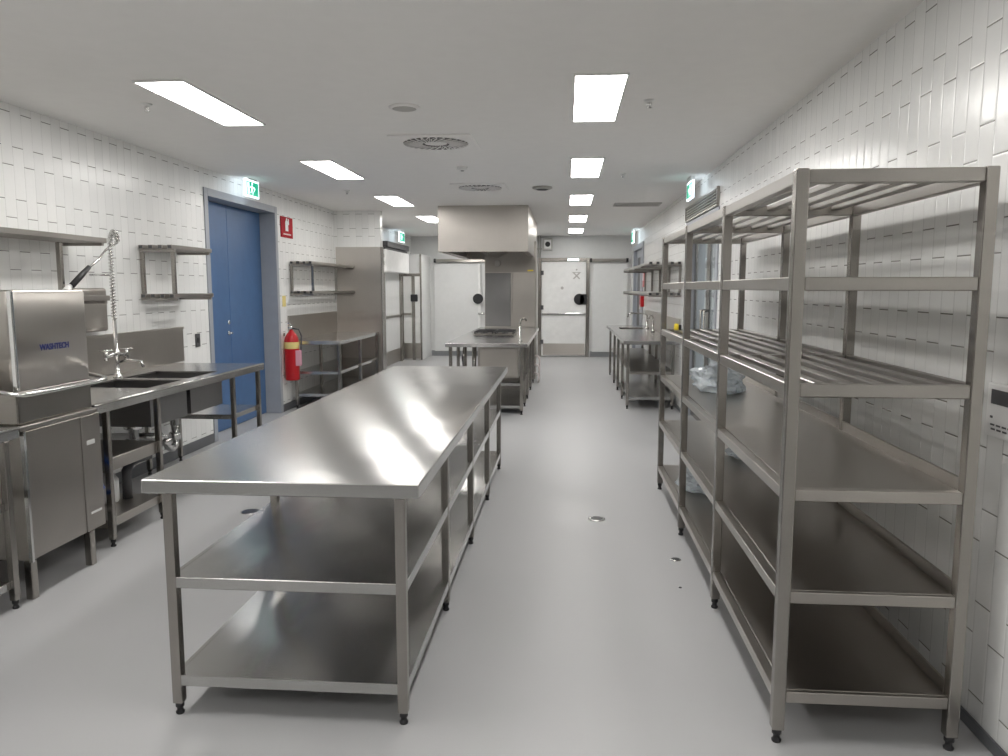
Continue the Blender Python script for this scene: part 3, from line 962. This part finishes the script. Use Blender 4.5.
def sliding(label, xa, xb, ta, tb, lx_, side_strip=None):
    t = thing('sliding_door', label, 'door', ((xa + xb) / 2, yb, 0), 'sliding cool room doors')
    MB().box(xa, xb, yb - 0.07, yb - 0.012, 0.12, 2.16).build('door_panel', M['whiteP'], t, 0.01, 2)
    q = MB()
    q.box(ta, tb, yb - 0.09, yb - 0.012, 2.20, 2.27)
    q.build('track', M['sX'], t, 0.004)
    for x in (ta - 0.05, tb):
        MB().box(x, x + 0.05, yb - 0.10, yb - 0.012, 2.19, 2.28).build('track_end', M['black'], t, 0.004)
    if lx_ is not None:
        q = MB()
        q.lathe((lx_, yb - 0.12, 1.35), [(0.12, 0.0), (0.12, 0.049)], 'y', 20)
        q.build('latch', M['black'], t)
        MB().box(xb - 0.06, xb, yb - 0.085, yb - 0.0705, 0.2, 2.16).build('edge_strip', M['white'], t)
        MB().tube([(xb - 0.06, yb - 0.11, 1.0), (xb + 0.16, yb - 0.11, 1.0)], 0.025, 8).build('handle_bar', M['chrome'], t)
    return t
sliding('wide white sliding cool room door left of the chimney column', -3.10, -2.00, -3.05, -1.90, -2.06)
sliding('plain white sliding cool room panel right of the hinged door', 0.60, 1.40, 0.58, 1.36, None)
kc = thing('control_unit', 'white control unit with black dial high on the back wall', 'control unit', (-0.47, yb, 2.5))
MB().box(-0.56, -0.33, yb - 0.12, yb, 2.46, 2.74).build('case', M['grille'], kc, 0.01, 2)
MB().box(-0.52, -0.36, yb - 0.126, yb - 0.1201, 2.50, 2.70).build('front_plate', M['white'], kc)
MB().lathe((-0.44, yb - 0.142, 2.60), [(0.055, 0), (0.06, 0.0155)], 'y', 18).build('dial', M['black'], kc)
q = MB()
for x in (-0.61, -0.66, -0.71):
    q.tube([(x, yb - 0.03, 2.30), (x, yb - 0.03, ZC - 0.002)], 0.012, 8)
q.tube([(-0.71, yb - 0.03, 2.5), (-0.57, yb - 0.03, 2.5)], 0.012, 8)
tag(q.build('conduit', M['grille']), 'grey conduits running down from ceiling beside the control unit', 'pipe')

# ================================================================ COOKING ISLAND, HOOD, COLUMN
ck = thing('cooking_bench', 'stainless cooking island bench under the exhaust hood', 'bench', (-1.0, 11.4, 0))
cx0, cx1, cy0, cy1 = -1.52, -0.475, 9.50, 13.38
MB().box(cx0, cx1, cy0, cy1, TZ - 0.05, TZ).build('bench_top', M['sTop'], ck, 0.006, 2)
for i, y in enumerate((9.56, 10.25, 11.0, 11.95, 12.9)):
    for x in (cx0 + 0.06, cx1 - 0.08):
        make_leg(ck, x, y, TZ - 0.051, 0.04, M['sZ'], 0.05)
q = MB()
q.box(-1.12, -0.60, 9.62, 10.20, 0.46, TZ - 0.051)
q.build('drawer_box', M['sPanel'], ck, 0.004)
MB().box(-1.10, -0.62, 9.61, 9.6195, 0.48, 0.84).build('drawer_front', M['sX'], ck, 0.003)
undershelf(ck, -1.14, cx1 - 0.085, 9.6, 12.9, 0.40)
undershelf(ck, -1.14, cx1 - 0.085, 9.6, 12.9, 0.11)
MB().tube([(-1.30, 9.75, 0.85), (-1.32, 9.75, 0.70), (-1.30, 9.75, 0.50), (-1.22, 9.75, 0.45), (-1.18, 9.75, 0.55), (-1.17, 9.75, 0.85)], 0.025, 10).build('waste_pipe', M['sZ'], ck)

kt = thing('cooktop', 'black grated gas cooktop set on the cooking island', 'cooktop', (-1.07, 11.55, TZ))
MB().box(-1.38, -0.76, 11.25, 11.95, TZ + 0.0005, TZ + 0.012).build('body', M['sX'], kt, 0.004)
for gx in (-1.225, -0.915):
    for gy in (11.43, 11.77):
        q = MB()
        for k_ in (-0.13, 0, 0.13):
            q.box(gx - 0.14, gx + 0.14, gy + k_ - 0.008, gy + k_ + 0.008, TZ + 0.037, TZ + 0.047)
            q.box(gx + k_ - 0.008, gx + k_ + 0.008, gy - 0.155, gy + 0.155, TZ + 0.027, TZ + 0.0369)
        for a in (-0.13, 0.13):
            for b in (-0.145, 0.145):
                q.box(gx + a - 0.008, gx + a + 0.008, gy + b - 0.008, gy + b + 0.008, TZ + 0.0125, TZ + 0.0269)
        q.build('pan_support', M['black'], kt)
        MB().lathe((gx, gy, TZ + 0.0122), [(0.05, 0), (0.05, 0.01), (0.03, 0.013)], n=16).build('burner', M['dark'], kt)
ft = thing('bench_tap', 'slim upright tap standing at the near end of the cooking island', 'tap', (-0.60, 10.0, TZ))
MB().lathe((-0.60, 10.0, TZ + 0.0005), [(0.03, 0), (0.03, 0.01), (0.014, 0.02), (0.014, 0.2)], n=12).build('body', M['chrome'], ft)
MB().tube([(-0.60, 10.0, TZ + 0.18), (-0.60, 10.0, 1.17), (-0.575, 10.02, 1.20), (-0.54, 10.05, 1.20), (-0.525, 10.06, 1.17)], 0.013, 8).build('spout', M['sZ'], ft)

# hood
hd = thing('exhaust_hood', 'large box-shaped stainless exhaust hood hanging from ceiling over the cooking island', 'hood', (-1.23, 12.5, 2.13))
hx0, hx1, hy0, hy1, hz0 = -1.90, -0.563, 11.30, 14.4, 2.13
t = 0.03
q = MB()
q.box(hx0, hx1, hy0, hy0 + t, hz0, ZC - 0.001).box(hx0, hx1, hy1 - t, hy1, hz0, ZC - 0.001)
q.box(hx0, hx0 + t, hy0 + t, hy1 - t, hz0, ZC - 0.001).box(hx1 - t, hx1, hy0 + t, hy1 - t, hz0, ZC - 0.001)
q.box(hx0 + t, hx1 - t, hy0 + t, hy1 - t, 2.42, 2.44)
q.build('canopy', M['sPanel'], hd, 0.003)
q = MB()
q.box(hx0 + t, hx0 + t + 0.07, hy0 + t, hy1 - t, hz0 + 0.01, hz0 + 0.03)
q.box(hx1 - t - 0.07, hx1 - t, hy0 + t, hy1 - t, hz0 + 0.01, hz0 + 0.03)
q.box(hx0 + t + 0.07, hx1 - t - 0.07, hy0 + t, hy0 + t + 0.07, hz0 + 0.01, hz0 + 0.03)
q.build('drip_gutter', M['sX'], hd)
q = MB()
n = 26
for i in range(n):
    ya = hy0 + 0.15 + i * 0.11
    q.box(-1.60, -1.25, ya, ya + 0.06, 2.20, 2.215, Matrix.Rotation(R(30), 3, 'Y'), Vector((-1.4, ya, 2.21)))
    q.box(-1.22, -0.87, ya, ya + 0.06, 2.20, 2.215, Matrix.Rotation(R(-30), 3, 'Y'), Vector((-1.05, ya, 2.21)))
q.build('baffle_filter', M['sDark'], hd)
# clad column between
cl = thing('clad_column', 'tall stainless-clad column rising from the cooking island to the hood', 'column', (-0.98, 13.55, 0))
MB().box(-1.43, -0.53, 13.40, 13.75, 0.0, 2.41).build('core', M['sPanel'], cl, 0.004)
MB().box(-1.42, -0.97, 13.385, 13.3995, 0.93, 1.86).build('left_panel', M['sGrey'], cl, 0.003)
MB().box(-0.94, -0.54, 13.385, 13.3995, 0.93, 1.86).build('right_panel', M['sPanel'], cl, 0.003)
MB().box(-1.42, -0.54, 13.385, 13.3995, 1.875, 2.40).build('top_panel', M['sX'], cl, 0.003)
MB().box(-0.68, -0.58, 13.381, 13.3848, 1.89, 1.915).build('sticker', M['yellow'], cl)
MB().lathe((-1.20, 13.372, 2.03), [(0.05, 0), (0.055, 0.0125)], 'y', 18).build('knob', M['grille'], cl)

# pink/white pipe ends beside the far legs
q = MB()
for y, z in ((12.75, 0.10), (12.95, 0.22), (13.1, 0.36)):
    q.tube([(-0.46, y, 0.02), (-0.45, y, z), (-0.47, y + 0.03, z + 0.06), (-0.53, y + 0.04, z + 0.08)], 0.018, 8)
tag(q.build('service_pipe', M['pinkw']), 'pale pinkish service pipes beside the far right legs of cooking island', 'pipe')

# ================================================================ RIGHT FAR BENCH
rb = thing('sink_bench', 'stainless wall bench with sink on the right, beyond the tall rack', 'sink bench', (1.15, 12.1, 0))
bx0 = 0.755
q = MB()
hole = (0.92, 1.33, 13.0, 13.6)
ys = [10.1, 13.0, 13.6, 14.4]
XW2 = XR - 0.002
q.box(bx0, XW2, 10.1, 13.0, TZ - 0.05, TZ).box(bx0, hole[0], 13.0, 13.6, TZ - 0.05, TZ).box(hole[1], XW2, 13.0, 13.6, TZ - 0.05, TZ).box(bx0, XW2, 13.6, 14.4, TZ - 0.05, TZ)
q.build('bench_top', M['sTop'], rb, 0.004)
q = MB()
q.box(hole[0], hole[1], 13.0, 13.6, 0.65, 0.655).box(hole[0] - 0.004, hole[0], 13.0, 13.6, 0.65, TZ - 0.051).box(hole[1], hole[1] + 0.004, 13.0, 13.6, 0.65, TZ - 0.051)
q.box(hole[0], hole[1], 12.996, 13.0, 0.65, TZ - 0.051).box(hole[0], hole[1], 13.6, 13.604, 0.65, TZ - 0.051)
q.build('sink_bowl', M['sDark'], rb)
MB().box(XR - 0.02, XW2, 10.1, 14.4, TZ + 0.0005, 1.20).build('splashback', M['sPanel'], rb, 0.002)
for y in (10.16, 11.1, 12.05, 13.0 - 0.03, 14.2):
    make_leg(rb, 0.82, y, TZ - 0.051)
    make_leg(rb, XR - 0.08, y, TZ - 0.051)
undershelf(rb, 0.83, XR - 0.06, 10.16, 14.2, 0.50, M['sDark'])
undershelf(rb, 0.83, XR - 0.06, 10.16, 14.2, 0.16)
tp2 = thing('arched_tap', 'chrome tap with long spout over the far right bench sink', 'tap', (1.38, 13.3, TZ))
MB().lathe((1.39, 13.3, TZ + 0.0005), [(0.03, 0), (0.03, 0.02), (0.016, 0.03), (0.016, 0.12)], n=12).build('body', M['chrome'], tp2)
MB().tube([(1.39, 13.3, TZ + 0.1), (1.39, 13.3, 1.13), (1.36, 13.3, 1.16), (1.12, 13.3, 1.17), (1.07, 13.3, 1.15), (1.06, 13.3, 1.10)], 0.014, 8).build('spout', M['chrome'], tp2)
MB().tube([(1.39, 13.3, TZ + 0.12), (1.39, 13.2, TZ + 0.14)], 0.01, 8).build('lever', M['chrome'], tp2)
tp3 = thing('arched_tap', 'second tall arched chrome tap on the right bench nearer the rack', 'tap', (1.38, 12.3, TZ))
MB().lathe((1.38, 12.3, TZ + 0.0005), [(0.03, 0), (0.03, 0.02), (0.016, 0.03), (0.016, 0.10)], n=12).build('body', M['chrome'], tp3)
MB().tube([(1.38, 12.3, TZ + 0.1), (1.38, 12.3, 1.12), (1.36, 12.27, 1.17), (1.32, 12.24, 1.17), (1.30, 12.23, 1.12)], 0.014, 8).build('spout', M['chrome'], tp3)

rs = thing('fire_blanket_sign', 'narrow red safety sign on the right wall behind the wall shelf', 'sign', (XR, 15.0, 1.8))
MB().box(XR - 0.02, XW2, 14.86, 15.10, 1.62, 1.95).build('plate', M['red'], rs, 0.002)
MB().box(XR - 0.022, XR - 0.0202, 14.92, 15.04, 1.74, 1.88).build('pictogram', M['white'], rs)
rf = thing('fire_blanket', 'red fire blanket pouch low on the right wall under the wall shelf', 'fire blanket', (XR, 15.0, 1.3))
MB().box(XR - 0.07, XW2, 14.88, 15.08, 1.24, 1.48).build('pouch', M['red'], rf, 0.015, 2)
for y in (14.93, 15.01):
    MB().box(XR - 0.074, XR - 0.071, y, y + 0.025, 1.19, 1.28).build('pull_tab', M['white'], rf)

# ================================================================ CEILING FIXTURES
def swirl(x, y, s, label):
    t = thing('air_diffuser', label, 'vent', (x, y, ZC), 'swirl ceiling diffusers')
    MB().box(x - s, x + s, y - s, y + s, ZC - 0.012, ZC - 0.0005).build('plate', M['ceil'], t, 0.003)
    q = MB()
    nb = 28
    for i in range(nb):
        a0 = 2 * math.pi * i / nb
        a1 = a0 + 2 * math.pi / nb * 0.66
        for r0, r1 in ((s * 0.28, s * 0.52), (s * 0.56, s * 0.8)):
            d = 0.22
            pts = [(x + r0 * math.cos(a0), y + r0 * math.sin(a0), ZC - 0.0145), (x + r1 * math.cos(a0 + d), y + r1 * math.sin(a0 + d), ZC - 0.0145),
                   (x + r1 * math.cos(a1 + d), y + r1 * math.sin(a1 + d), ZC - 0.0145), (x + r0 * math.cos(a1), y + r0 * math.sin(a1), ZC - 0.0145)]
            q.prism(pts, (0, 0, 0.002))
    q.build('slots', M['black'], t)
    q = MB()
    for i in range(nb):
        a0 = 2 * math.pi * (i + 0.5) / nb
        p = Vector((x + s * 0.56 * math.cos(a0), y + s * 0.56 * math.sin(a0), ZC - 0.02))
        q.box(p.x - s * 0.24, p.x + s * 0.24, p.y - 0.003, p.y + 0.003, ZC - 0.022, ZC - 0.0150, Matrix.Rotation(a0 + 0.3, 3, 'Z'), p)
    q.build('vanes', M['ceil'], t)
swirl(-1.09, 6.43, 0.335, 'square ceiling diffuser with swirl slots nearest the viewer')
swirl(-1.04, 9.25, 0.32, 'square ceiling diffuser with swirl slots just before the hood')
sp_ = thing('ceiling_speaker', 'flat round grey disc on the ceiling above the island bench', 'speaker', (-1.09, 5.19, ZC))
MB().lathe((-1.09, 5.19, ZC - 0.014), [(0.085, 0), (0.105, 0.008), (0.105, 0.0135)], n=28).build('rim', M['ceil'], sp_)
MB().lathe((-1.09, 5.19, ZC - 0.0165), [(0.07, 0), (0.08, 0.002)], n=28).build('grille', M['grille'], sp_)
rv = thing('round_vent', 'small dark-rimmed round ceiling vent right of the second diffuser', 'vent', (-0.30, 9.33, ZC))
MB().lathe((-0.30, 9.33, ZC - 0.03), [(0.09, 0), (0.12, 0.012), (0.12, 0.0295)], n=24).build('rim', M['grille'], rv)
MB().lathe((-0.30, 9.33, ZC - 0.04), [(0.05, 0), (0.075, 0.0095)], n=24).build('core', M['dark'], rv)
lg_ = thing('slot_grille', 'long grey rectangular ceiling grille near the right wall', 'vent', (1.0, 11.3, ZC))
q = MB()
q.box(0.67, 1.33, 11.1, 11.13, ZC - 0.015, ZC - 0.001).box(0.67, 1.33, 11.47, 11.5, ZC - 0.015, ZC - 0.001).box(0.67, 0.70, 11.13, 11.47, ZC - 0.015, ZC - 0.001).box(1.30, 1.33, 11.13, 11.47, ZC - 0.015, ZC - 0.001)
q.build('frame', M['grille'], lg_)
q = MB()
for i in range(8):
    y = 11.15 + i * 0.04
    q.box(0.70, 1.30, y, y + 0.018, ZC - 0.013, ZC - 0.004)
q.build('slats', M['grille'], lg_)
MB().box(0.70, 1.30, 11.13, 11.47, ZC - 0.003, ZC - 0.001).build('backing', M['dark'], lg_)
def sprinkler(x, y, label):
    t = thing('sprinkler', label, 'sprinkler', (x, y, ZC), 'ceiling sprinklers')
    MB().lathe((x, y, ZC - 0.012), [(0.02, 0), (0.035, 0.008), (0.035, 0.0115)], n=18).build('escutcheon', M['white'], t)
    q = MB()
    q.lathe((x, y, ZC - 0.045), [(0.004, 0), (0.006, 0.034)], n=8)
    q.lathe((x, y, ZC - 0.048), [(0.016, 0), (0.016, 0.0025)], n=12)
    for s in (-1, 1):
        q.tube([(x + s * 0.012, y, ZC - 0.013), (x + s * 0.014, y, ZC - 0.03), (x, y, ZC - 0.044)], 0.0025, 6)
    q.build('head', M['chrome'], t)
sprinkler(0.52, 5.13, 'small ceiling sprinkler right of the nearest right-row light')
sprinkler(-2.757, 4.97, 'small ceiling sprinkler left of the nearest left-row light')
sprinkler(-2.72, 9.45, 'small ceiling sprinkler beside the middle left-row light')
sprinkler(0.58, 8.3, 'small ceiling sprinkler between the second and third right-row lights')
sd = thing('smoke_detector', 'small pale round detector on the ceiling between the two swirl diffusers', 'detector', (-1.05, 7.75, ZC))
MB().lathe((-1.05, 7.75, ZC - 0.035), [(0.03, 0), (0.05, 0.012), (0.055, 0.0345)], n=20).build('housing', M['white'], sd)
MB().lathe((-1.05, 7.75, ZC - 0.040), [(0.015, 0), (0.02, 0.0045)], n=12).build('sensor', M['dark'], sd)

# ================================================================ FLOOR WASTES
def floor_waste(x, y, r, label):
    t = thing('floor_waste', label, 'drain', (x, y, 0), 'floor drains')
    MB().lathe((x, y, 0.0002), [(r, 0), (r, 0.003), (r * 0.82, 0.004)], n=24).build('rim', M['chrome'], t)
    q = MB()
    for i in range(-2, 3):
        w = math.sqrt(max(0, (r * 0.75) ** 2 - (i * r * 0.3) ** 2))
        q.box(x - w, x + w, y + i * r * 0.3 - r * 0.07, y + i * r * 0.3 + r * 0.07, 0.0043, 0.0052)
    q.build('grate', M['dark'], t)
floor_waste(0.225, 5.20, 0.06, 'round floor drain in the middle of the aisle')
floor_waste(0.66, 4.43, 0.032, 'small round floor drain beside the rack legs')
floor_waste(-2.25, 5.17, 0.07, 'round floor drain between island bench and sink bench')
tag(MB().lathe((0.625, 4.0, 0.0003), [(0.009, 0), (0.006, 0.004)], n=10).build('floor_chip', M['dark']), 'tiny dark speck on the floor near the rack', 'speck')
